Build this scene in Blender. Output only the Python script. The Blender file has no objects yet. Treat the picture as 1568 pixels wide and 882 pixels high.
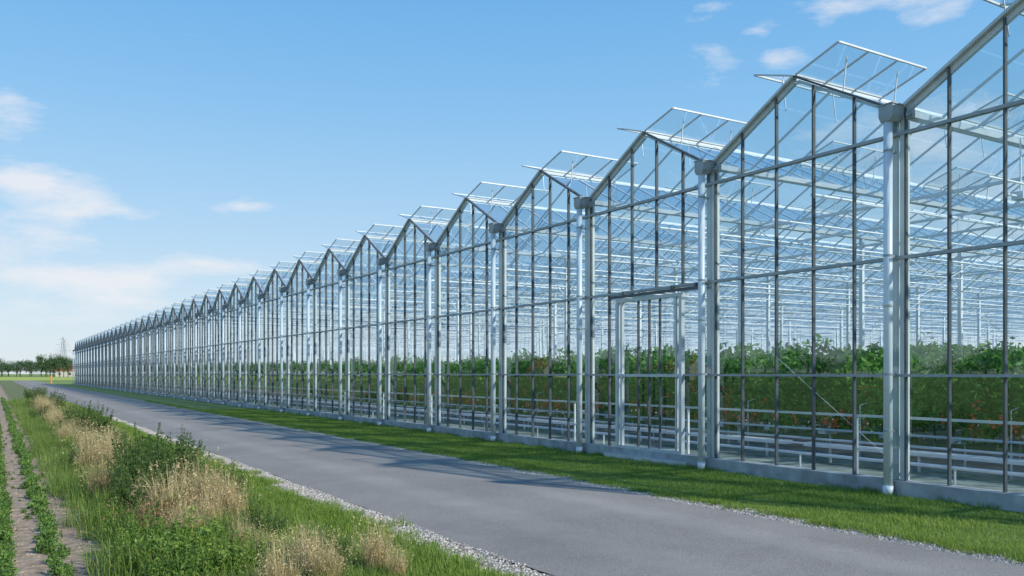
import bpy, math, random
import numpy as np
from mathutils import Vector
random.seed(7); rng=np.random.default_rng(7)
scene=bpy.context.scene
scene.view_settings.view_transform='Standard'; scene.view_settings.look='None'
scene.view_settings.exposure=0; scene.view_settings.gamma=1
COL=scene.collection
A=math.radians(31.2); H=1.88; FP=1310.0

# ------------------------------------------------------------ materials
def newmat(name):
    m=bpy.data.materials.new(name); m.use_nodes=True
    nt=m.node_tree; b=nt.nodes['Principled BSDF']; return m,nt,b
def N(nt,t,**k):
    n=nt.nodes.new(t)
    for a,v in k.items(): setattr(n,a,v)
    return n
def ramp(nt,src,stops):
    r=N(nt,'ShaderNodeValToRGB'); e=r.color_ramp.elements
    e[0].position=stops[0][0]; e[0].color=(*stops[0][1],1)
    e[1].position=stops[-1][0]; e[1].color=(*stops[-1][1],1)
    for p,c in stops[1:-1]:
        x=e.new(p); x.color=(*c,1)
    nt.links.new(src,r.inputs[0]); return r
def noise(nt,scale,detail=5,rough=.55,vec=None):
    n=N(nt,'ShaderNodeTexNoise'); n.inputs['Scale'].default_value=scale
    n.inputs['Detail'].default_value=detail; n.inputs['Roughness'].default_value=rough
    if vec is None:
        g=N(nt,'ShaderNodeNewGeometry'); vec=g.outputs['Position']
    nt.links.new(vec,n.inputs['Vector']); return n
def bump(nt,b,src,strength,dist):
    bp=N(nt,'ShaderNodeBump'); bp.inputs['Strength'].default_value=strength
    bp.inputs['Distance'].default_value=dist
    nt.links.new(src,bp.inputs['Height']); nt.links.new(bp.outputs[0],b.inputs['Normal'])
def mixc(nt,fac,a,b,mode='MIX'):
    m=N(nt,'ShaderNodeMix',data_type='RGBA',blend_type=mode)
    for sock,v in ((0,fac),(6,a),(7,b)):
        if hasattr(v,'is_output') or hasattr(v,'node'): nt.links.new(v,m.inputs[sock])
        else: m.inputs[sock].default_value = v if sock==0 else (*v,1)
    return m.outputs[2]
def surf(name,c1,c2,scale,rough=.8,metal=0,b_s=0,b_d=.01,detail=5):
    m,nt,b=newmat(name); n=noise(nt,scale,detail)
    r=ramp(nt,n.outputs[0],[(.3,c1),(.7,c2)]); nt.links.new(r.outputs[0],b.inputs['Base Color'])
    b.inputs['Roughness'].default_value=rough; b.inputs['Metallic'].default_value=metal
    if b_s: bump(nt,b,n.outputs[0],b_s,b_d)
    return m
def leafmat(name,stops,trans=.35,rough=.6,g_=1.0):
    m,nt,b=newmat(name); g=N(nt,'ShaderNodeNewGeometry'); oi=N(nt,'ShaderNodeObjectInfo')
    stops=[(p,tuple(min(.8,x*g_) for x in c)) for p,c in stops]
    a=N(nt,'ShaderNodeMath',operation='MULTIPLY_ADD'); a.inputs[1].default_value=.7
    nt.links.new(g.outputs['Random Per Island'],a.inputs[0])
    mu=N(nt,'ShaderNodeMath',operation='MULTIPLY'); mu.inputs[1].default_value=.3
    nt.links.new(oi.outputs['Random'],mu.inputs[0]); nt.links.new(mu.outputs[0],a.inputs[2])
    r=ramp(nt,a.outputs[0],stops); nt.links.new(r.outputs[0],b.inputs['Base Color'])
    b.inputs['Roughness'].default_value=rough
    t=N(nt,'ShaderNodeBsdfTranslucent'); nt.links.new(r.outputs[0],t.inputs[0])
    mx=N(nt,'ShaderNodeMixShader'); mx.inputs[0].default_value=trans
    nt.links.new(b.outputs[0],mx.inputs[1]); nt.links.new(t.outputs[0],mx.inputs[2])
    nt.links.new(mx.outputs[0],nt.nodes['Material Output'].inputs[0]); return m
def glassmat(name,tint,refl=1.0):
    m=bpy.data.materials.new(name); m.use_nodes=True; nt=m.node_tree; nt.nodes.clear()
    o=N(nt,'ShaderNodeOutputMaterial'); lw=N(nt,'ShaderNodeLayerWeight'); lw.inputs[0].default_value=.5
    p=N(nt,'ShaderNodeMath',operation='POWER'); p.inputs[1].default_value=5
    nt.links.new(lw.outputs['Facing'],p.inputs[0])
    f=N(nt,'ShaderNodeMath',operation='MULTIPLY_ADD'); f.inputs[1].default_value=.92; f.inputs[2].default_value=.07
    nt.links.new(p.outputs[0],f.inputs[0])
    g2=N(nt,'ShaderNodeMath',operation='MULTIPLY'); g2.inputs[1].default_value=refl; g2.use_clamp=True
    nt.links.new(f.outputs[0],g2.inputs[0])
    t=N(nt,'ShaderNodeBsdfTransparent'); n=noise(nt,.6,3)
    r=ramp(nt,n.outputs[0],[(.3,tuple(x*.97 for x in tint)),(.7,tint)]); nt.links.new(r.outputs[0],t.inputs[0])
    g=N(nt,'ShaderNodeBsdfGlossy'); g.inputs['Roughness'].default_value=0.0
    g.inputs[0].default_value=(.90,.96,1,1)
    mx=N(nt,'ShaderNodeMixShader'); nt.links.new(g2.outputs[0],mx.inputs[0])
    nt.links.new(t.outputs[0],mx.inputs[1]); nt.links.new(g.outputs[0],mx.inputs[2])
    nt.links.new(mx.outputs[0],o.inputs[0]); return m

M_glass=glassmat('facade_glass',(.90,.965,.98),1.5)
M_roofglass=glassmat('roof_glass',(.89,.945,.965),.9)
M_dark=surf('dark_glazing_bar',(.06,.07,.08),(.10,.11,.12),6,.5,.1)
M_alu=surf('galvanised_aluminium',(.48,.51,.52),(.62,.65,.66),5,.45,.2)
M_rail=surf('grey_transom',(.28,.31,.33),(.38,.41,.43),5,.45,.2)
M_col=surf('column_steel',(.44,.49,.49),(.56,.61,.61),2.5,.5,.1)
M_white=surf('pale_painted_steel',(.55,.59,.61),(.70,.73,.75),3,.5)
M_steel=surf('interior_steel',(.64,.69,.73),(.78,.82,.86),3,.5,.0)
M_pvc=surf('pale_pvc_pipe',(.64,.69,.73),(.76,.80,.83),2.5,.35)
M_conc=surf('plinth_concrete',(.26,.27,.27),(.50,.51,.51),3.0,.9,0,.4,.01,8)
M_floor=surf('floor_groundcover',(.13,.15,.13),(.36,.39,.35),1.6,.85,0,0,0,8)

def asphalt():
    m,nt,b=newmat('asphalt'); n1=noise(nt,75,4,.9); n2=noise(nt,.45,6,.65)
    r1=ramp(nt,n1.outputs[0],[(.33,(.12,.113,.104)),(.5,(.27,.256,.238)),(.67,(.45,.43,.40))])
    r2=ramp(nt,n2.outputs[0],[(.3,(.80,.80,.80)),(.72,(1.14,1.13,1.11))])
    c=mixc(nt,1.0,r1.outputs[0],r2.outputs[0],'MULTIPLY')
    g=N(nt,'ShaderNodeNewGeometry'); s=N(nt,'ShaderNodeSeparateXYZ'); nt.links.new(g.outputs['Position'],s.inputs[0])
    w=N(nt,'ShaderNodeMath',operation='SINE'); k=N(nt,'ShaderNodeMath',operation='MULTIPLY'); k.inputs[1].default_value=3.6
    nt.links.new(s.outputs[0],k.inputs[0]); nt.links.new(k.outputs[0],w.inputs[0])
    r3=ramp(nt,w.outputs[0],[(0,(.92,.92,.92)),(1,(1.04,1.04,1.04))])
    c=mixc(nt,1.0,c,r3.outputs[0],'MULTIPLY')
    nt.links.new(c,b.inputs['Base Color']); b.inputs['Roughness'].default_value=.92
    b.inputs['Specular IOR Level'].default_value=.15
    bump(nt,b,n1.outputs[0],.6,.005); return m
M_asph=asphalt()
def gravelmat():
    m,nt,b=newmat('gravel'); v=N(nt,'ShaderNodeTexVoronoi'); v.inputs['Scale'].default_value=32
    g=N(nt,'ShaderNodeNewGeometry'); nt.links.new(g.outputs['Position'],v.inputs['Vector'])
    s=N(nt,'ShaderNodeSeparateColor'); nt.links.new(v.outputs['Color'],s.inputs[0])
    r=ramp(nt,s.outputs[0],[(0,(.16,.14,.12)),(.5,(.36,.335,.295)),(1,(.60,.57,.51))])
    r2=ramp(nt,v.outputs['Distance'],[(.3,(1,1,1)),(.75,(.3,.28,.26))])
    nt.links.new(mixc(nt,1.0,r.outputs[0],r2.outputs[0],'MULTIPLY'),b.inputs['Base Color'])
    b.inputs['Roughness'].default_value=.9; bump(nt,b,v.outputs['Distance'],-.8,.015); return m
M_gravel=gravelmat()
def stonemat():
    m,nt,b=newmat('stone_chips'); g=N(nt,'ShaderNodeNewGeometry')
    r=ramp(nt,g.outputs['Random Per Island'],[(0,(.16,.14,.12)),(.5,(.38,.35,.31)),(1,(.62,.59,.53))])
    nt.links.new(r.outputs[0],b.inputs['Base Color']); b.inputs['Roughness'].default_value=.85; return m
M_stone=stonemat()
M_grassg=surf('grass_soil',(.07,.12,.02),(.15,.22,.045),2.2,.95,0,.5,.02,8)
M_weedg=surf('weed_soil',(.08,.10,.03),(.17,.19,.06),1.7,.95,0,.5,.03,8)
M_soil=surf('field_soil',(.20,.145,.095),(.41,.315,.22),7,.95,0,1.0,.05,10)
def groundmat():
    m,nt,b=newmat('ground_fields'); n=noise(nt,.02,6); n2=noise(nt,.9,6)
    r=ramp(nt,n.outputs[0],[(.35,(.11,.18,.03)),(.55,(.19,.25,.045)),(.7,(.27,.28,.06))])
    r2=ramp(nt,n2.outputs[0],[(.3,(.75,.75,.75)),(.7,(1.2,1.2,1.2))])
    nt.links.new(mixc(nt,1.0,r.outputs[0],r2.outputs[0],'MULTIPLY'),b.inputs['Base Color'])
    b.inputs['Roughness'].default_value=.95; return m
M_ground=groundmat()
M_yellow=surf('rape_field',(.28,.35,.05),(.40,.44,.07),.05,.95)
M_grass=leafmat('grass_blades',[(0,(.08,.15,.016)),(.5,(.155,.245,.032)),(1,(.28,.34,.065))],.4,.6,1.3)
M_wild=leafmat('wild_grass',[(0,(.07,.135,.02)),(.55,(.15,.23,.038)),(.82,(.24,.29,.07)),(1,(.44,.38,.17))],.4,.6,1.25)
M_tan=leafmat('dry_grass',[(0,(.26,.24,.10)),(.5,(.48,.385,.195)),(1,(.70,.57,.33))],.3,.8,1.1)
M_shrub=leafmat('shrub_leaves',[(0,(.028,.07,.014)),(.6,(.07,.13,.025)),(1,(.19,.23,.05))],.35,.6,1.2)
M_weed=leafmat('broadleaf_weed',[(0,(.06,.13,.015)),(.6,(.13,.23,.035)),(1,(.26,.34,.06))],.4,.6,1.15)
M_red=leafmat('dock_seed',[(0,(.24,.11,.06)),(1,(.42,.25,.15))],.2,.8)
M_crop=leafmat('crop_leaves',[(0,(.06,.14,.02)),(1,(.17,.28,.06))],.35,.6,1.2)
M_tom=leafmat('tomato_leaves',[(0,(.04,.13,.022)),(.6,(.11,.26,.045)),(1,(.25,.40,.09))],.5,.6,1.3)
M_treeleaf=leafmat('tree_leaves',[(0,(.03,.07,.03)),(.6,(.06,.12,.045)),(1,(.11,.17,.06))],.2)
M_tomred=surf('tomato_skin',(.75,.05,.02),(.85,.17,.03),8,.3)
M_roofred=surf('red_roof_tiles',(.28,.07,.035),(.42,.13,.07),3,.8)
M_brick=surf('house_wall',(.45,.40,.35),(.62,.58,.52),2,.9)
M_win=surf('window_dark',(.03,.035,.04),(.06,.07,.08),1,.15)

# ------------------------------------------------------------ mesh helper
def empty(name,loc=(0,0,0),parent=None):
    o=bpy.data.objects.new(name,None); o.location=loc; COL.objects.link(o)
    o.empty_display_size=.2
    if parent: o.parent=parent
    return o
def mkmesh(name,V,F,mat):
    me=bpy.data.meshes.new(name)
    V=np.asarray(V,dtype=np.float32)
    if isinstance(F,np.ndarray):
        k=F.shape[1]; nf=len(F)
        me.vertices.add(len(V)); me.vertices.foreach_set('co',V.ravel())
        me.loops.add(nf*k); me.loops.foreach_set('vertex_index',F.astype(np.int32).ravel())
        me.polygons.add(nf); me.polygons.foreach_set('loop_start',np.arange(0,nf*k,k,dtype=np.int32))
        me.update(calc_edges=True)
    else:
        me.from_pydata(V.tolist(),[],F)
    me.update(); me.materials.append(mat); return me
def mkobj(name,me,parent=None,loc=(0,0,0),rz=0,sc=(1,1,1)):
    o=bpy.data.objects.new(name,me); o.location=loc; o.rotation_euler=(0,0,rz); o.scale=sc
    COL.objects.link(o)
    if parent: o.parent=parent
    return o
class MB:
    def __init__(s): s.V=[]; s.F=[]
    def add(s,vs,fs):
        n=len(s.V); s.V+= [tuple(v) for v in vs]; s.F+=[tuple(i+n for i in f) for f in fs]
    def box(s,x0,x1,y0,y1,z0,z1):
        s.add([(x0,y0,z0),(x1,y0,z0),(x1,y1,z0),(x0,y1,z0),(x0,y0,z1),(x1,y0,z1),(x1,y1,z1),(x0,y1,z1)],
              [(0,3,2,1),(4,5,6,7),(0,1,5,4),(1,2,6,5),(2,3,7,6),(3,0,4,7)])
    def bar(s,p,q,w,h,up=(0,0,1)):
        p=Vector(p); q=Vector(q); d=(q-p).normalized(); u=Vector(up)
        sd=d.cross(u)
        if sd.length<1e-4: sd=d.cross(Vector((1,0,0)))
        sd.normalize(); u=sd.cross(d)
        a=sd*w/2; b=u*h/2
        s.add([p-a-b,p+a-b,p+a+b,p-a+b,q-a-b,q+a-b,q+a+b,q-a+b],
              [(0,3,2,1),(4,5,6,7),(0,1,5,4),(1,2,6,5),(2,3,7,6),(3,0,4,7)])
    def cyl(s,p,q,r,n=8,r2=None):
        r2=r if r2 is None else r2
        p=Vector(p); q=Vector(q); d=(q-p).normalized(); a=d.orthogonal().normalized(); b=d.cross(a)
        vs=[p+(a*math.cos(2*math.pi*i/n)+b*math.sin(2*math.pi*i/n))*r for i in range(n)]
        vs+=[q+(a*math.cos(2*math.pi*i/n)+b*math.sin(2*math.pi*i/n))*r2 for i in range(n)]
        s.add(vs,[(i,(i+1)%n,n+(i+1)%n,n+i) for i in range(n)]+[tuple(range(n))[::-1],tuple(range(n,2*n))])
    def obj(s,name,mat,parent=None,smooth=False,loc=(0,0,0)):
        me=mkmesh(name,s.V,s.F,mat)
        if smooth:
            for p in me.polygons: p.use_smooth=len(p.vertices)==4
        return mkobj(name,me,parent,loc)

# ------------------------------------------------------------ plant generators
def leaves(C,size,flat=.0,wid=.42):
    n=len(C); size=np.broadcast_to(size,(n,))
    a=rng.normal(size=(n,3)); a[:,2]*=(1-flat*.6); a/=np.linalg.norm(a,axis=1)[:,None]
    b=rng.normal(size=(n,3)); b-= (b*a).sum(1)[:,None]*a; b/=np.linalg.norm(b,axis=1)[:,None]
    c=np.cross(a,b); s=size[:,None]
    V=np.stack([C-a*s, C+b*s*wid+c*s*.12, C+a*s, C-b*s*wid+c*s*.12],1).reshape(-1,3)
    F=np.arange(n*4).reshape(n,4); return V,F
def blades(P,h,w,lean,bendf=1.0):
    n=len(P); h=np.broadcast_to(h,(n,)); ang=rng.uniform(0,2*np.pi,n)
    d=np.stack([np.cos(ang),np.sin(ang),np.zeros(n)],1); sd=np.stack([-np.sin(ang),np.cos(ang),np.zeros(n)],1)
    l=rng.uniform(.1,1,n)*lean; vs=[]
    for t,wt in ((0,1),(.45,.8),(.8,.45),(1,.06)):
        off=d*(l*h*(t**1.8))[:,None]*bendf
        z=np.stack([np.zeros(n),np.zeros(n),h*t*(1-.35*l*t)],1)
        c=P+off+z; vs+=[c-sd*(w*wt/2),c+sd*(w*wt/2)]
    V=np.stack(vs,1).reshape(-1,3); b=(np.arange(n)*8)[:,None,None]
    f=np.array([[0,1,3,2],[2,3,5,4],[4,5,7,6]])[None]
    return V,(b+f).reshape(-1,4)
def cat(parts):
    V=[];F=[];n=0
    for v,f in parts: V.append(v);F.append(f+n);n+=len(v)
    return np.concatenate(V),np.concatenate(F)
def patch(name,n,hmin,hmax,w,lean,mat,sx=1.,sy=1.):
    P=np.stack([rng.uniform(-sx/2,sx/2,n),rng.uniform(-sy/2,sy/2,n),np.zeros(n)],1)
    V,F=blades(P,rng.uniform(hmin,hmax,n),w,lean); return mkmesh(name,V,F,mat)
def tangrass_mesh(name,n=420,h=.75,r=.22,mat=None,lean=.75):
    a=rng.uniform(0,2*np.pi,n); q=r*np.sqrt(rng.uniform(0,1,n))
    P=np.stack([np.cos(a)*q,np.sin(a)*q,np.zeros(n)],1)
    hh=(.35+.65*rng.uniform(0,1,n)**1.3)*h; V,F=blades(P,hh,.006,1.0,lean)
    tips=V.reshape(n,8,3)[::3,6]; k=4
    C=np.repeat(tips,k,axis=0)+rng.normal(size=(len(tips)*k,3))*np.array([.012,.012,.045])-np.array([0,0,.03])
    V2,F2=leaves(C,rng.uniform(.012,.028,len(C)),0,.3)
    return mkmesh(name,*cat([(V,F),(V2,F2)]),mat or M_tan)
def shrub_mesh(name,h,r,nst,nl,ls,mat,upright=False):
    C=[];S=[]; stems=MB()
    for i in range(nst):
        a=random.uniform(0,2*math.pi); rr=r*math.sqrt(random.random())
        hh=h*random.uniform(.5,1.08)*(1-.3*(rr/r)**2)
        p0=np.array([math.cos(a)*rr*.45,math.sin(a)*rr*.45,0]); p1=np.array([math.cos(a)*rr,math.sin(a)*rr,hh])
        stems.cyl(p0,p1,.006+.004*h,4,.002)
        k=nl//nst; t=rng.uniform(.05,1.03,k)
        c=p0[None]*(1-t[:,None])+p1[None]*t[:,None]
        spread=((.10 if upright else .16)*r+.02)*(1.12-t)[:,None]
        c=c+rng.normal(size=(k,3))*spread; c[:,2]=np.abs(c[:,2])+.01
        C.append(c); S.append(ls*rng.uniform(.5,1.1,k)*(1.15-.5*t))
    C=np.concatenate(C); S=np.concatenate(S); V,F=leaves(C,S,.3,.30 if upright else .42)
    sv=np.array(stems.V); sf=np.array([f for f in stems.F if len(f)==4])
    return mkmesh(name,*cat([(V,F),(sv,sf)]),mat)

# ------------------------------------------------------------ terrain
def sheet(name,x0,x1,y0,y1,z,mat,nx=1,ny=1,wob=0):
    V=[];F=[]
    for j in range(ny+1):
        y=y0+(y1-y0)*j/ny
        dl=wob*(math.sin(y*1.7)*.4+math.sin(y*4.3+1)*.3+random.uniform(-.5,.5)); dr=wob*(math.sin(y*2.1+2)*.4+math.sin(y*5.1)*.3+random.uniform(-.5,.5))
        for i in range(nx+1):
            x=x0+(x1-x0)*i/nx
            if i==0:x+=dl
            if i==nx:x+=dr
            V.append((x,y,z))
    for j in range(ny):
        for i in range(nx):
            a=j*(nx+1)+i; F.append((a,a+1,a+nx+2,a+nx+1))
    return mkobj(name,mkmesh(name,V,F,mat))
sheet('ground',-3000,3000,-3000,3500,-.004,M_ground)
sheet('crop_field',-3.2,1.2,-20,260,.002,M_soil)
sheet('weed_strip',1.0,3.95,-20,260,.006,M_weedg,1,900,.25)
sheet('grass_verge',8.75,12.0,-20,172,.006,M_grassg,1,10)
sheet('gravel_shoulder',3.78,4.45,-20,260,.010,M_gravel,1,2200,.18)
sheet('gravel_shoulder',8.45,8.94,-20,260,.010,M_gravel,1,2200,.10)
def road():
    V=[];F=[];ny=1400; nx=6
    for j in range(ny+1):
        y=-20+280*j/ny
        for i in range(nx+1):
            t=i/nx; x=4.38+4.14*t
            if i in(0,nx): x+=random.uniform(-.025,.025)+.03*math.sin(y*1.3+i)
            V.append((x,y,.016+.03*(1-(2*t-1)**2)))
    for j in range(ny):
        for i in range(nx):
            a=j*(nx+1)+i; F.append((a,a+1,a+nx+2,a+nx+1))
    me=mkmesh('road',V,F,M_asph)
    for p in me.polygons:p.use_smooth=True
    mkobj('road',me)
road()
sheet('rapeseed_field',-400,120,270,520,.01,M_yellow)
sheet('farm_lane',-300,300,262,266,.02,M_gravel)

# ------------------------------------------------------------ greenhouse
GH=empty('greenhouse')
D=12.0; BAY=4.05; Y0=8.22; I0=-1; I1=39; XE=92.0
ZG=5.98; ZR=7.05; YA=Y0+I0*BAY; YB=Y0+I1*BAY
ROWS=[.25,1.85,3.67,5.58]
DOOR0,DOOR1,DOORT=13.06,15.13,3.52
glass=MB(); dark=MB(); alu=MB(); colm=MB(); rail=MB()
for i in range(I0,I1):
    yb=Y0+i*BAY
    def roofz(y):
        t=(y-yb)/BAY; return ZG+(ZR-ZG)*(1-abs(2*t-1))
    for k in range(5):
        y0=yb+k*BAY/5; y1=yb+(k+1)*BAY/5
        for r in range(3):
            j=[random.uniform(-.0035,.0035) for _ in range(4)]
            glass.add([(D+j[0],y0,ROWS[r]),(D+j[1],y1,ROWS[r]),(D+j[2],y1,ROWS[r+1]),(D+j[3],y0,ROWS[r+1])],[(0,3,2,1)])
        if k==2:
            ym=yb+BAY/2
            glass.add([(D,y0,ROWS[3]),(D,y1,ROWS[3]),(D,y1,roofz(y1)),(D,ym,ZR),(D,y0,roofz(y0))],[(0,4,3,2,1)])
        else: glass.add([(D,y0,ROWS[3]),(D,y1,ROWS[3]),(D,y1,roofz(y1)),(D,y0,roofz(y0))],[(0,3,2,1)])
        if k>0:
            z0=.24
            if i==1 and k in(1,2,3): z0=3.64
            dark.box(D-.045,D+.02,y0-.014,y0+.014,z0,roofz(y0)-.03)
    colm.box(D+.0,D+.14,yb+.05,yb+.15,.24,ZG-.1)
    colm.box(D-.04,D+.10,yb-.10,yb-.03,.24,ZG-.1)
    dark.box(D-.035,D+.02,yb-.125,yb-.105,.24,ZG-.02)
    segs=[(yb,yb+BAY)]
    for z,hh in((ROWS[1],.042),(ROWS[2],.05),(ROWS[3],.05)):
        sg=segs
        if i==1 and z<3: sg=[(yb,DOOR0-.05),(DOOR1+.05,yb+BAY)]
        for a,b in sg: rail.box(D-.062,D+.03,a+.001,b-.001,z-hh/2,z+hh/2)
    ym=yb+BAY/2
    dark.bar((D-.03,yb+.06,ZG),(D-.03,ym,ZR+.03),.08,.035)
    alu.bar((D-.03,yb+BAY-.06,ZG),(D-.03,ym,ZR+.03),.09,.045)
    alu.bar((D+.07,yb+.06,ZG-.05),(D+.07,ym,ZR-.035),.04,.05)
    alu.bar((D+.02,yb+BAY-.06,ZG-.08),(D+.02,ym,ZR-.055),.06,.09)
for yy in (YA,YB):
    glass.add([(D,yy,.25),(XE,yy,.25),(XE,yy,ZG),(D,yy,ZG)],[(0,1,2,3)])
    for x in np.arange(D,XE,1.0): dark.box(x-.02,x+.02,yy-.03,yy+.03,.25,ZG)
    for z in(1.85,3.67,5.58): alu.box(D+.2,XE,yy-.04,yy+.04,z-.03,z+.03)
back=MB()
for y in np.arange(YA,YB,.81*2): back.box(XE-.03,XE+.03,y-.025,y+.025,0,6.3)
for z in (1.85,3.67,5.58): back.box(XE-.04,XE+.04,YA,YB,z-.03,z+.03)
back.obj('back_wall_frame',M_steel,GH)
glass.obj('facade_glass',M_glass,GH); dark.obj('glazing_mullions',M_dark,GH); alu.obj('aluminium_rafters',M_alu,GH)
colm.obj('facade_columns',M_col,GH); rail.obj('transoms',M_rail,GH)
pl=MB()
for i in range(I0,I1):
    yb=Y0+i*BAY; pl.box(D-.13,D+.12,yb+.006,yb+BAY-.006,-.1,.235+random.uniform(-.004,.004))
pl.box(D-.10,XE,YA-.1,YA-.02,-.1,.24); pl.box(D-.10,XE,YB+.02,YB+.1,-.1,.24); pl.box(XE+.05,XE+.2,YA,YB,-.1,.24)
pl.obj('concrete_plinth',M_conc,GH)
pipes=MB(); gb=MB()
for i in range(I0,I1+1):
    y=Y0+i*BAY+.03; x=D-.25
    pipes.cyl((x,y,0),(x,y,5.80),.066,14)
    pipes.cyl((x,y,.02),(x,y,.16),.077,14); pipes.cyl((x,y,2.9),(x,y,3.0),.072,14)
    for z in(1.0,1.87,3.69,5.3):
        gb.box(x+.02,D-.06,y-.015,y+.015,z-.02,z+.02); gb.cyl((x,y,z-.018),(x,y,z+.018),.070,14)
    t=[(x-.08,y-.13),(D-.02,y-.13),(D-.02,y+.11),(x-.08,y+.11)]; b=[(x-.07,y-.08),(x+.08,y-.08),(x+.08,y+.08),(x-.07,y+.08)]
    gb.add([(*p,5.74) for p in b]+[(*p,5.82) for p in t]+[(*p,5.99) for p in t],
      [(0,3,2,1),(8,9,10,11)]+[(k,(k+1)%4,4+(k+1)%4,4+k) for k in range(4)]+[(4+k,4+(k+1)%4,8+(k+1)%4,8+k) for k in range(4)])
    gb.box(x-.095,D,y-.145,y+.125,5.992,6.01)
    gb.box(D-.09,D-.02,y-.30,y-.20,5.76,5.90)
    gb.cyl((D-.09,y-.25,5.82),(D-.14,y-.25,5.82),.03,8)
pipes.obj('downpipes',M_pvc,GH,True); gb.obj('gutter_hoppers',M_rail,GH)
rf=MB(); rg=MB()
for i in range(I0,I1+1):
    y=Y0+i*BAY
    rf.box(D+.0,XE,y-.08,y+.08,5.87,5.97)
for i in range(I0,I1):
    yb=Y0+i*BAY; ym=yb+BAY/2
    rf.box(D,XE,ym-.03,ym+.03,ZR-.05,ZR+.03)
    rg.add([(D,yb+.06,ZG),(XE,yb+.06,ZG),(XE,ym,ZR),(D,ym,ZR)],[(0,1,2,3)])
    rg.add([(D,yb+BAY-.06,ZG),(XE,yb+BAY-.06,ZG),(XE,ym,ZR),(D,ym,ZR)],[(3,2,1,0)])
    step=1.0 if i<12 else 2.0
    x=D+step
    while x<(60 if i<14 else 34):
        rf.bar((x,yb+.07,ZG),(x,ym,ZR-.02),.028,.04); rf.bar((x,yb+BAY-.07,ZG),(x,ym,ZR-.02),.028,.04); x+=step
rf.obj('roof_structure',M_steel,GH); rg.obj('roof_glass',M_roofglass,GH)
vf=MB(); vg=MB()
ang=math.radians(17)
for i in range(I0,I1):
    ym=Y0+i*BAY+BAY/2
    for kk in range(3 if i<10 else 1):
        xs=D-.02+kk*5.0; xe=xs+2.4
        for sgn in(-1,1):
            tilt=ang+math.radians(random.uniform(-1.2,1.2))
            o=lambda t:(ym+sgn*(.03+.93*math.cos(tilt)*t), ZR+.05+.93*math.sin(tilt)*t)
            ya,za=o(0); yc,zc=o(1)
            for x in np.linspace(xs,xe,4): vf.bar((x,ya,za),(x,yc,zc),.028,.028)
            vf.bar((xs,ya,za),(xe,ya,za),.035,.03); vf.bar((xs,yc,zc),(xe,yc,zc),.035,.03)
            vg.add([(xs,ya,za+.01),(xe,ya,za+.01),(xe,yc,zc+.01),(xs,yc,zc+.01)],[(0,1,2,3)])
            yr=ym+sgn*.62; zr=ZR-(ZR-ZG)*.62/(BAY/2)
            for x in (xs+.5,xe-.5): vf.bar((x,yr,zr),(x,o(.75)[0],o(.75)[1]),.016,.016)
vf.obj('roof_vent_frames',M_alu,GH); vg.obj('roof_vent_glass',M_roofglass,GH)
st=MB()
xs=[D+.3]+[D+5*k for k in range(1,16)]
for n,x in enumerate(xs):
    for i in range(I0,I1+1):
        if n>0 and (i%2): continue
        if n>7 and i>20: continue
        y=Y0+i*BAY
        if n>0: st.box(x-.05,x+.05,y-.06,y+.06,0,5.86)
        if n>0 and i%2==0 and i<22:
            for s_ in(-1,1): st.bar((x,y,4.5),(x,y+s_*.9,5.2),.03,.03)
    if n==0: continue
    yend=YB if n<5 else YA+(YB-YA)*.6
    st.box(x-.03,x+.03,YA,yend,5.62,5.68); st.box(x-.03,x+.03,YA,yend,5.12,5.17)
    y=YA; up=True
    stp=.68 if n<6 else 1.35
    while y<yend-stp and n<12:
        a,b=(5.17,5.62) if up else (5.62,5.17)
        st.bar((x,y,a),(x,y+stp,b),.024,.024); y+=stp; up=not up
for i in range(I0,24):
    y=Y0+i*BAY
    st.cyl((D+.4,y+1.1,4.75),(XE-10,y+1.1,4.75),.02,5)
    st.cyl((D+.4,y+2.9,4.75),(XE-10,y+2.9,4.75),.02,5)
    st.cyl((D+.4,y+2.0,5.05),(XE-10,y+2.0,5.05),.03,5)
for i in range(I0,18,2):
    y=Y0+i*BAY
    for n in(1,3,5):
        x=D+5*n
        st.bar((x,y,5.1),(x+5,y,3.0),.015,.015); st.bar((x,y,3.0),(x+5,y,5.1),.015,.015)
st.bar((D+.25,Y0+.2,.4),(D+.25,Y0+3.8,3.0),.005,.005)
st.box(14.9,15.15,7.9,8.1,4.85,4.98); st.cyl((15.0,8.0,4.98),(15.0,8.0,5.9),.015,6); st.cyl((14.6,8.0,4.9),(15.5,8.0,4.9),.02,6)
wp=MB()
wp.box(D+.28,D+.32,YA+.3,YB-.3,1.16,1.20)
wp.box(D+.30,D+.33,YA+.3,YB-.3,.63,.65)
for y in np.arange(YA+1,YB,4.05):
    wp.box(D+.285,D+.325,y-.02,y+.02,0,1.15)
for x,z in((13.7,.30),(14.5,.22),(15.4,.45),(15.7,.30),(15.95,.62)):
    wp.cyl((x,YA+.5,z),(x,YB-.5,z),.028,6)
for y in np.arange(YA+1,60,3.2):
    wp.cyl((15.4,y,0),(15.4,y,.45),.02,5); wp.cyl((15.95,y+.3,0),(15.95,y+.3,1.2),.012,5)
    wp.cyl((13.7,y,0),(13.7,y,.3),.02,5)
    wp.cyl((15.95,y+.3,1.2),(16.2,y+.3,1.25),.012,5)
for a_ in np.arange(YA+.6,YB-8,8.1):
    wp.box(14.75,15.0,a_,a_+7.6,.34,.42)
    for q in (.6,2.8,5.0,7.0): wp.box(14.86,14.90,a_+q,a_+q+.04,0,.34)
st.obj('trusses_and_columns',M_steel,GH); wp.obj('heating_pipes_and_rails',M_white,GH,False)
fl=MB(); fl.add([(D+.1,YA,.03),(XE,YA,.03),(XE,YB,.03),(D+.1,YB,.03)],[(0,1,2,3)]); fl.obj('floor',M_floor,GH)
dr=MB(); X=D-.07
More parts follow.
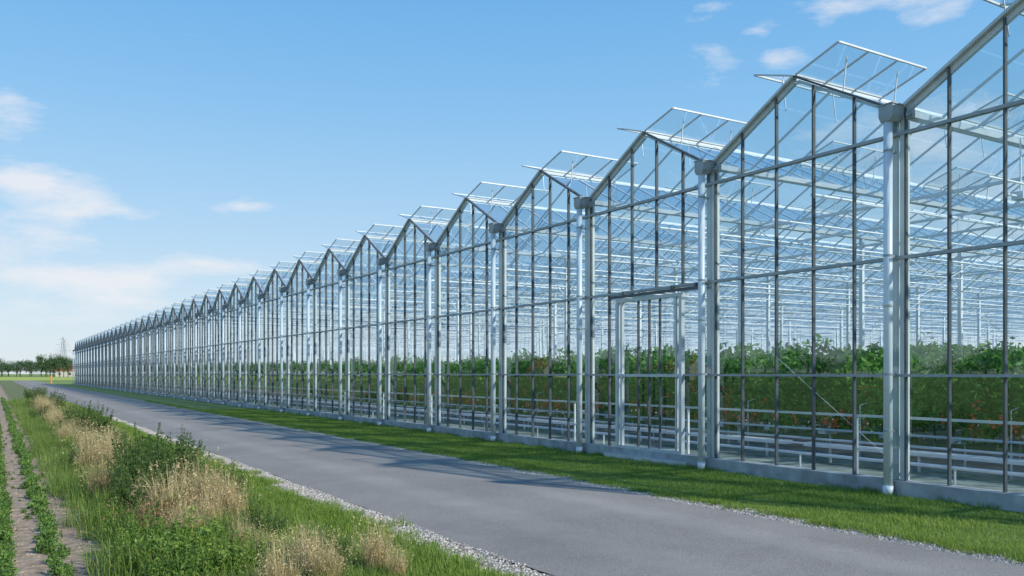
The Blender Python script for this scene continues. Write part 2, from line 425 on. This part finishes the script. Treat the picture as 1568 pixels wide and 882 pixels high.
dr.box(X-.04,X+.05,DOOR0-.04,DOOR0+.04,.12,DOORT); dr.box(X-.04,X+.05,DOOR1-.04,DOOR1+.04,.12,DOORT)
dr.box(X-.04,X+.05,DOOR0+.04,DOOR1-.04,DOORT-.07,DOORT); dr.box(X-.035,X+.045,DOOR0+.04,DOOR1-.04,.14,.30)
dr.box(X-.035,X+.045,DOOR0+.04,DOOR1-.04,1.81,1.87)
dr.box(X-.03,X+.04,DOOR0+.13,DOOR0+.16,.30,DOORT-.07); dr.box(X-.03,X+.04,DOOR1-.18,DOOR1-.12,.30,DOORT-.07)
dr.box(X-.16,X+.02,DOOR0-.3,DOOR1+.3,.0,.11)
dr.obj('door_frame',M_alu,GH)
d2=MB()
for y in (13.72,14.06,14.42): d2.box(X-.02,X+.03,y-.015,y+.015,.302,DOORT-.072)
d2.box(X-.09,X-.042,DOOR0-.62,DOOR1+.2,DOORT+.03,DOORT+.09)
for y in(DOOR0-.5,DOOR0+.2,DOOR1-.3): d2.box(X-.10,X-.038,y-.03,y+.03,DOORT+.09,DOORT+.15)
d2.box(X-.09,X-.042,14.0,14.03,1.0,1.3)
d2.obj('door_bars_and_track',M_dark,GH)

# tomato crop
TP=empty('tomato_plants')
def tomseg(name,L,nl,sp=.32):
    C=np.stack([rng.uniform(0,L,nl),rng.normal(0,sp,nl),.72+1.65*rng.beta(1.35,1.15,nl)],1)
    C[:,2]+=.20*np.sin(C[:,0]*3.1+rng.uniform(0,6))+.12*np.sin(C[:,0]*9)
    V,F=leaves(C,rng.uniform(.04,.14,nl),.3)
    s=MB()
    for x in np.arange(.2,L,.4):
        s.cyl((x,0,.5),(x+.15,random.uniform(-.1,.1),2.2),.012,4)
    return mkmesh(name,*cat([(V,F),(np.array(s.V),np.array([f for f in s.F if len(f)==4]))]),M_tom)
ts=[tomseg('tomato_row_%d'%k,4.0,2500) for k in range(3)]
te=[tomseg('tomato_end_%d'%k,1.6,700,.22) for k in range(4)]
tg=MB(); fr=MB(); wires=MB()
def tomato(x,yy,z,rr):
    vs=[(x,yy,z+rr)]
    for a_ in (.45,-.45):
        for q in range(6): vs.append((x+rr*math.cos(a_)*math.cos(q*1.047),yy+rr*math.cos(a_)*math.sin(q*1.047),z+rr*math.sin(a_)))
    vs.append((x,yy,z-rr))
    fr.add(vs,[(0,1+q,1+(q+1)%6) for q in range(6)]+[(1+q,7+q,7+(q+1)%6,1+(q+1)%6) for q in range(6)]+[(13,7+(q+1)%6,7+q) for q in range(6)])
y=YA+.9; r=0
while y<YB-1:
    for k in range(5 if y<60 else 3):
        mkobj('foliage',ts[(r+k)%3],TP,(16.5+4*k+random.uniform(-.1,.1),y,random.uniform(-.08,.08)),0,(1,1,random.uniform(.92,1.07)))
    if y<110: mkobj('foliage',random.choice(te),TP,(16.45,y-.8,random.uniform(-.15,.08)),math.pi/2,(1,1,random.uniform(.88,1.08)))
    tg.box(16.2,XE-20,y-.11,y+.11,.50,.58)
    for x in np.arange(16.5,40,2): tg.cyl((x,y,0),(x,y,.5),.02,4)
    if y<50:
        for _ in range(7):
            cx=16.0+random.random()*.22; cz=random.uniform(.74,1.10); cy=y+random.uniform(-.8,.8)
            if random.random()<.2: cz=random.uniform(1.1,1.8)
            for q_ in range(random.randint(2,4)):
                tomato(cx+random.uniform(-.06,.06),cy+random.uniform(-.06,.06),cz-.065*q_,random.uniform(.03,.042))
        for x in np.arange(16.4,22,.8): wires.cyl((x,y,2.1),(x,y+random.uniform(-.2,.2),4.9),.004,3)
    y+=1.6; r+=1
tg.obj('growing_gutters',M_white,TP); fr.obj('tomatoes',M_tomred,TP,True); wires.obj('crop_strings',M_white,TP)

# ------------------------------------------------------------ roadside plants
VG=empty('verge_grass')
pm=[patch('lawn_%d'%k,3000,.025,.075,.006,.9,M_grass) for k in range(3)]
for yi in range(3,46):
    for xi in range(3):
        x=9.3+xi*.98
        mkobj('turf',random.choice(pm),VG,(x+random.uniform(-.05,.05),yi+.5,.0),random.choice((0,1,2,3))*math.pi/2,(1,1,random.uniform(.7,1.15)))
edge=[patch('edge_tuft_%d'%k,120,.03,.10,.006,1.2,M_grass,.28,.28) for k in range(3)]
for _ in range(520):
    y=3+60*random.random()**1.5
    mkobj('edge_tuft',random.choice(edge),VG,(8.85+random.gauss(0,.08),y,0.005),random.random()*6,(1,1,random.uniform(.6,1.2)))
for _ in range(120):
    y=4+40*random.random()
    mkobj('edge_tuft',random.choice(edge),VG,(11.82+random.gauss(0,.03),y,0.005),random.random()*6,(1,1,random.uniform(.9,1.6)))
LG=empty('short_grass')
for yi in range(3,50):
    for xi in range(2):
        mkobj('turf',random.choice(pm),LG,(2.7+xi*.75+random.uniform(-.05,.05),yi+.5,.0),random.choice((0,1,2,3))*math.pi/2,(.9,1,random.uniform(1.0,1.9)))
for _ in range(700):
    y=3+60*random.random()**1.5
    mkobj('edge_tuft',random.choice(edge),LG,(3.78+random.gauss(0,.15),y,0.005),random.random()*6,(1.2,1.2,random.uniform(.7,1.6)))
WG=empty('wild_grass')
wm=[patch('wild_%d'%k,620,.10,.38,.007,1.1,M_wild) for k in range(4)]
for yi in range(8,110):
    for xi in range(3):
        yy=yi/2*1.0+random.uniform(-.2,.2) if yi<70 else 35+(yi-70)*.8
        x=1.4+xi*.68+random.uniform(-.2,.15)
        s=random.uniform(.5,1.35)
        if xi==2: s*=.7
        mkobj('grass',random.choice(wm),WG,(x,yy,0),random.random()*6,(.9,1,s))
tm=[tangrass_mesh('dry_%d'%k,360,.9,.17,None,l) for k,l in enumerate((.5,.7,.6))]
def clumps(name,cx,cy,rx,ry,n,sc):
    E=empty(name,(cx,cy,0))
    for _ in range(n):
        a=random.random()*6.28; q=math.sqrt(random.random())
        s=sc*random.uniform(.6,1.15)
        mkobj('tuft',random.choice(tm),E,(math.cos(a)*rx*q,math.sin(a)*ry*q,0),random.random()*6,(s,s,s))
for c in [(2.2,11.0,.45,.7,9,.98),(2.75,7.7,.4,.4,4,.65),(2.2,7.2,.35,.35,4,.65),(2.05,21.5,.35,1.8,8,1.05),(1.75,17.2,.35,.8,5,1.0),
          (2.0,33,.4,3.0,10,1.05),(1.9,45,.3,4,8,1.1),(2.6,12.6,.2,.4,2,.7),(1.35,13.4,.25,.4,2,.85),(1.6,26,.3,2,4,.95),(3.0,9.3,.15,.3,2,.4),(1.75,9.5,.2,.3,3,.65),(2.3,8.8,.2,.3,2,.6),(3.1,7.2,.2,.2,2,.4)]:
    clumps('dry_grass_clump',*c)
sh=[shrub_mesh('shrub_mesh_%d'%k,1.0,.55,44,4400,.045,M_shrub,True) for k in range(3)]
for x,y,s,sz in [(2.35,13.7,.95,1.0),(2.0,14.6,1.0,1.12),(2.6,15.2,.85,.95),(1.75,13.3,.8,.95),(2.45,16.6,.8,.85),(2.95,12.9,.5,.6),(2.55,27.4,1.1,1.05),(2.2,28.6,1.1,1.1),(2.3,30,1.,.95),(2.45,50,1.5,1.1),(2.2,53,1.6,1.1),(2.4,66,1.6,1.1),(1.5,18.5,.6,.6),(1.6,10.6,.6,.55),(2.6,9.7,.5,.45),(1.55,11.8,.7,.8),(1.9,20.5,.5,.6),(1.6,38,.9,.7),(2.9,8.3,.4,.35)]:
    mkobj('shrub',random.choice(sh),None,(x,y,0),random.random()*6,(s,s,sz))
wd=[shrub_mesh('weed_mesh_%d'%k,.5,.34,26,1300,.035,M_weed) for k in range(3)]
WD=empty('leafy_weeds')
for x,y,s in [(1.25,8.5,1),(1.55,8.5,1.1),(1.15,9.3,.8),(1.4,9.3,1.0),(1.6,9.1,.9),(1.25,10.3,.8),(1.2,11.4,.7),(1.95,8.9,.8),(1.75,8.0,.8),(1.4,7.8,.9)]:
    mkobj('weed',random.choice(wd),WD,(x,y,0),random.random()*6,(s,s,s*1.05))
for _ in range(60):
    y=8+40*random.random()**1.3; s=random.uniform(.4,.85)
    mkobj('weed',random.choice(wd),WD,(random.uniform(1.2,3.0),y,0),random.random()*6,(s,s,s))
rd=tangrass_mesh('dock_mesh',90,.8,.10,M_red)
DK=empty('dock_plants')
for x,y,s in [(1.45,9.9,.85),(1.6,10.15,.95),(1.35,10.2,.8),(1.75,9.95,.8),(2.9,13.8,.8),(1.6,12.2,.9)]:
    mkobj('dock_stalks',rd,DK,(x,y,0),random.random()*6,(s,s,s))
CR=empty('crop_rows')
cm=[shrub_mesh('crop_mesh_%d'%k,.14,.10,9,150,.034,M_crop) for k in range(4)]
for X_ in (-2.6,-1.9,-1.2,-.5,.08,.55):
    y=6.
    while y<75:
        s=random.uniform(.5,1.25)
        if random.random()>.06: mkobj('crop_plant',random.choice(cm),CR,(X_+random.gauss(0,.03),y,0),random.random()*6,(s,s,s))
        y+=.2 if y<30 else .3
for _ in range(90):
    s=random.uniform(.2,.5); mkobj('crop_plant',random.choice(cm),CR,(random.uniform(.1,1.1),random.uniform(7,40),0),random.random()*6,(s,s,s))
GS=empty('gravel_stones')
def stonepatch(n):
    s=MB()
    for _ in range(n):
        x,y=random.uniform(-.3,.3),random.uniform(-.5,.5); r=random.uniform(.006,.020)
        a=[(x+r*random.uniform(.7,1.2)*math.cos(q*1.2566),y+r*random.uniform(.7,1.2)*math.sin(q*1.2566),random.uniform(-.2,.3)*r) for q in range(5)]
        s.add(a+[(x,y,r*random.uniform(.6,1))],[(q,(q+1)%5,5) for q in range(5)])
    return mkmesh('stones',s.V,s.F,M_stone)
sp=[stonepatch(1100) for _ in range(3)]
for yi in range(3,40):
    mkobj('stones',random.choice(sp),GS,(4.10+random.uniform(-.04,.04),yi+.5,.012),random.choice((0,math.pi)),(1.0,1,1))
    mkobj('stones',random.choice(sp),GS,(8.70+random.uniform(-.03,.03),yi+.5,.012),random.choice((0,math.pi)),(.75,1,1))
SC=MB()
for _ in range(2600):
    x=random.uniform(-.2,1.2); y=6+34*random.random()**1.6; r=random.uniform(.008,.035)
    SC.add([(x+r*random.uniform(.7,1.2)*math.cos(q*1.2566),y+r*random.uniform(.7,1.2)*math.sin(q*1.2566),-.002) for q in range(5)]+[(x,y,r*random.uniform(.4,.8))],[(q,(q+1)%5,5) for q in range(5)])
SC.obj('soil_clods',M_soil)

# ------------------------------------------------------------ distant things
def tree_mesh(name,h,cr,nl):
    s=MB(); s.cyl((0,0,0),(0,0,h*.55),.028*h,7,.014*h); C=[]
    for k in range(16):
        a=random.random()*6.28; z0=h*random.uniform(.2,.5); L=cr*random.uniform(.4,.95)
        z1=h*random.uniform(.4,.92); L*=1-.4*abs(z1/h-.6)
        p=(math.cos(a)*L,math.sin(a)*L,z1); s.cyl((0,0,z0),p,.010*h,5,.003*h)
        m=nl//16; c=np.array(p)+rng.normal(size=(m,3))*np.array([.2,.2,.13])*cr*random.uniform(.8,1.35); C.append(c)
    C=np.concatenate(C); C[:,2]=np.clip(C[:,2],h*.1,None)
    V,F=leaves(C,rng.uniform(.018,.04,len(C))*h)
    return mkmesh(name,*cat([(V,F),(np.array(s.V),np.array([f for f in s.F if len(f)==4]))]),M_treeleaf)
tr=[tree_mesh('tree_%d'%k,1.0*9,4.2,1500) for k in range(4)]
TL=empty('tree_line')
for k in range(150):
    mkobj('tree',random.choice(tr),TL,(-420+k*3.2+random.uniform(-2,2),620+random.uniform(-15,15),-1.2),random.random()*6,(1.2,1.2,random.uniform(1.1,1.5)))
for k in range(90):
    mkobj('tree',random.choice(tr),TL,(-230+random.uniform(-10,10),-60+k*6.5+random.uniform(-2,2),-1),random.random()*6,(1.5,1.5,random.uniform(.8,1.4)))
for k in range(6):
    mkobj('deciduous_tree',tr[k%4],None,(23+k*2.2,505+k*2,-.8),random.random()*6,(1.,1.,random.uniform(1.25,1.5)))
def house(x,y,w,l,h,rise,rz=0,name='farmhouse'):
    E=empty(name,(x,y,0)); E.rotation_euler=(0,0,rz)
    b=MB(); b.box(-w/2,w/2,-l/2,l/2,0,h); b.add([(-w/2,-l/2,h),(w/2,-l/2,h),(0,-l/2,h+rise),(-w/2,l/2,h),(w/2,l/2,h),(0,l/2,h+rise)],[(0,1,2),(5,4,3)]); b.obj('walls',M_brick,E)
    r=MB(); r.bar((-w/4-.1,-l/2-.4,h+rise/2),(-w/4-.1,l/2+.4,h+rise/2),math.hypot(w/2+.6,rise),.2,(-rise,0,w/2)); r.bar((w/4+.1,-l/2-.4,h+rise/2),(w/4+.1,l/2+.4,h+rise/2),math.hypot(w/2+.6,rise),.2,(rise,0,w/2))
    r.box(-.4,.4,-l/4,-l/4+.8,h+rise-.5,h+rise+1.2); r.obj('roof',M_roofred,E)
    q=MB()
    for k in range(4):
        yy=-l/2+l*(k+.5)/4; q.box(w/2+.003,w/2+.05,yy-.6,yy+.6,1,2.3); q.box(-w/2-.05,-w/2-.003,yy-.6,yy+.6,1,2.3)
    q.box(-1,-.1,-l/2-.05,-l/2-.003,0,2.1); q.obj('windows_and_door',M_win,E)
house(-170,215,9,16,3.2,3.5,.4); house(-175,300,10,20,3.2,4,.2)
house(42,560,10,22,3.5,3.5,1.2); house(53,575,9,14,4,3,.3)
def pylon(x,y,h):
    s=MB()
    L=lambda z:(1-z/h)*h*.09+.35
    zs=[0,.2*h,.38*h,.53*h,.66*h,.78*h,.88*h,h]
    for sx in(-1,1):
        for sy in(-1,1):
            s.bar((sx*L(0),sy*L(0),0),(sx*.35,sy*.35,h),.2,.2)
    for a,b in zip(zs[:-1],zs[1:]):
        for sy in(-1,1):
            s.bar((-L(a),sy*L(a),a),(L(b),sy*L(b),b),.1,.1); s.bar((L(a),sy*L(a),a),(-L(b),sy*L(b),b),.1,.1)
            s.bar((sy*L(a),-L(a),a),(sy*L(b),L(b),b),.1,.1); s.bar((sy*L(a),L(a),a),(sy*L(b),-L(b),b),.1,.1)
    for z,w in((.66*h,.2*h),(.8*h,.16*h),(.93*h,.11*h)):
        s.bar((-w,0,z),(w,0,z),.25,.25); s.bar((-w,0,z),(0,0,z+.05*h),.14,.14); s.bar((w,0,z),(0,0,z+.05*h),.14,.14)
    s.obj('power_pylon',M_rail,None,False,(x,y,0))
pylon(55,900,36); pylon(72,1150,42)
mp=MB(); mp.cyl((0,0,0),(0,0,1.5),.12,8); mp.cyl((0,0,1.5),(0,0,1.62),.12,8,.03); mp.box(-.13,.13,-.135,-.11,1.1,1.35)
mp.obj('marker_post',surf('orange_paint',(.7,.2,.03),(.8,.28,.05),3,.5),None,False,(9.2,182,0))

# ------------------------------------------------------------ light and sky
s2=Vector((.47,-.883)).normalized(); EL=math.radians(32)
sd=Vector((s2.x*math.cos(EL),s2.y*math.cos(EL),math.sin(EL)))
sun=bpy.data.lights.new('sun','SUN'); sun.energy=5.0; sun.angle=math.radians(.9); sun.color=(1,.95,.86)
so=bpy.data.objects.new('sun',sun); COL.objects.link(so); so.rotation_euler=sd.to_track_quat('Z','Y').to_euler(); so.location=(20,-30,40)
w=bpy.data.worlds.new("World"); scene.world=w; w.use_nodes=True; nt=w.node_tree
SS=.15
bg=nt.nodes['Background']; bg.inputs[1].default_value=SS
sky=N(nt,'ShaderNodeTexSky',sky_type='NISHITA'); sky.sun_disc=False; sky.sun_elevation=EL; sky.sun_rotation=math.atan2(s2.x,s2.y)
sky.air_density=1.0; sky.dust_density=.8; sky.ozone_density=1.6
tc=N(nt,'ShaderNodeTexCoord'); sp_=N(nt,'ShaderNodeSeparateXYZ'); nt.links.new(tc.outputs['Generated'],sp_.inputs[0])
def M(op,a,b=None,c=None,clamp=False):
    n=N(nt,'ShaderNodeMath',operation=op); n.use_clamp=clamp
    for i,v in enumerate((a,b,c)):
        if v is None: continue
        if isinstance(v,(int,float)): n.inputs[i].default_value=v
        else: nt.links.new(v,n.inputs[i])
    return n.outputs[0]
az=M('ARCTAN2',sp_.outputs[0],sp_.outputs[1]); el=M('ARCSINE',sp_.outputs[2])
def sc_(r,g,b):
    f=lambda c:((c/255+.055)/1.055)**2.4
    return (f(r),f(g),f(b))
hz=ramp(nt,M('MULTIPLY',el,1.5),[(0,sc_(224,233,241)),(.10,sc_(208,228,243)),(.25,sc_(176,214,244)),(.45,sc_(138,196,242)),(.62,sc_(114,180,237)),(1,sc_(80,146,217))])
hv=N(nt,'ShaderNodeVectorMath',operation='SCALE'); nt.links.new(hz.outputs[0],hv.inputs[0]); hv.inputs['Scale'].default_value=1/SS
sk=N(nt,'ShaderNodeMix',data_type='RGBA'); sk.inputs[0].default_value=.9
nt.links.new(sky.outputs[0],sk.inputs[6]); nt.links.new(hv.outputs[0],sk.inputs[7])
def blob(px,py,wx,wy,amp):
    a=A+math.atan((px-784)/FP); e=math.atan((572-py)/math.hypot(FP,px-784))
    dx=M('MULTIPLY',M('SUBTRACT',az,a),FP/wx); dy=M('MULTIPLY',M('SUBTRACT',el,e),FP/wy)
    q=M('ADD',M('MULTIPLY',dx,dx),M('MULTIPLY',dy,dy))
    return M('MULTIPLY',M('EXPONENT',M('MULTIPLY',q,-1.)),amp)
tot=None
for b_ in [(0,165,70,34,1.15),(-20,262,120,26,1.1),(110,296,100,20,1.25),(10,365,110,32,1.2),(85,427,66,15,1.6),(5,410,50,12,.6),(210,425,70,18,1.3),(320,405,80,16,1.25),(200,458,120,20,1.0),(375,317,40,13,1.15),(100,328,50,14,1.1),(180,325,50,12,.9),
           (1310,5,90,22,1.2),(1450,10,50,26,1.2),(1105,93,50,28,1.15),(1190,92,32,15,1.15),(1090,10,40,14,.8),(1165,45,30,12,.8),(40,490,130,26,.8),(1500,330,260,120,.95),(1250,480,300,50,.8),(1400,200,120,60,.9),(1000,430,160,40,.8)]:
    o=blob(*b_); tot=o if tot is None else M('ADD',tot,o)
cv=N(nt,'ShaderNodeCombineXYZ'); nt.links.new(M('MULTIPLY',az,13.),cv.inputs[0]); nt.links.new(M('MULTIPLY',el,40.),cv.inputs[1])
nz=noise(nt,1.0,9,.62,cv.outputs[0])
general=M('MULTIPLY',M('GREATER_THAN',M('ABSOLUTE',M('SUBTRACT',az,A)),.62),.16)
f=M('MULTIPLY',M('SUBTRACT',M('ADD',M('MULTIPLY',nz.outputs[0],1.35),M('MULTIPLY',M('ADD',tot,general),.42)),.90),1.9,None,True)
f=M('MULTIPLY',f,.78)
mx=N(nt,'ShaderNodeMix',data_type='RGBA'); nt.links.new(f,mx.inputs[0]); nt.links.new(sk.outputs[2],mx.inputs[6]); mx.inputs[7].default_value=(.88/SS,.88/SS,.91/SS,1)
nt.links.new(mx.outputs[2],bg.inputs[0])

# ------------------------------------------------------------ camera
cam=bpy.data.cameras.new('camera'); co=bpy.data.objects.new('camera',cam); COL.objects.link(co)
co.location=(0,0,H); co.rotation_euler=(math.radians(90),0,-A)
cam.sensor_width=36; cam.lens=36*FP/1568; cam.shift_y=131/1568; cam.clip_end=6000; cam.clip_start=.1
scene.camera=co
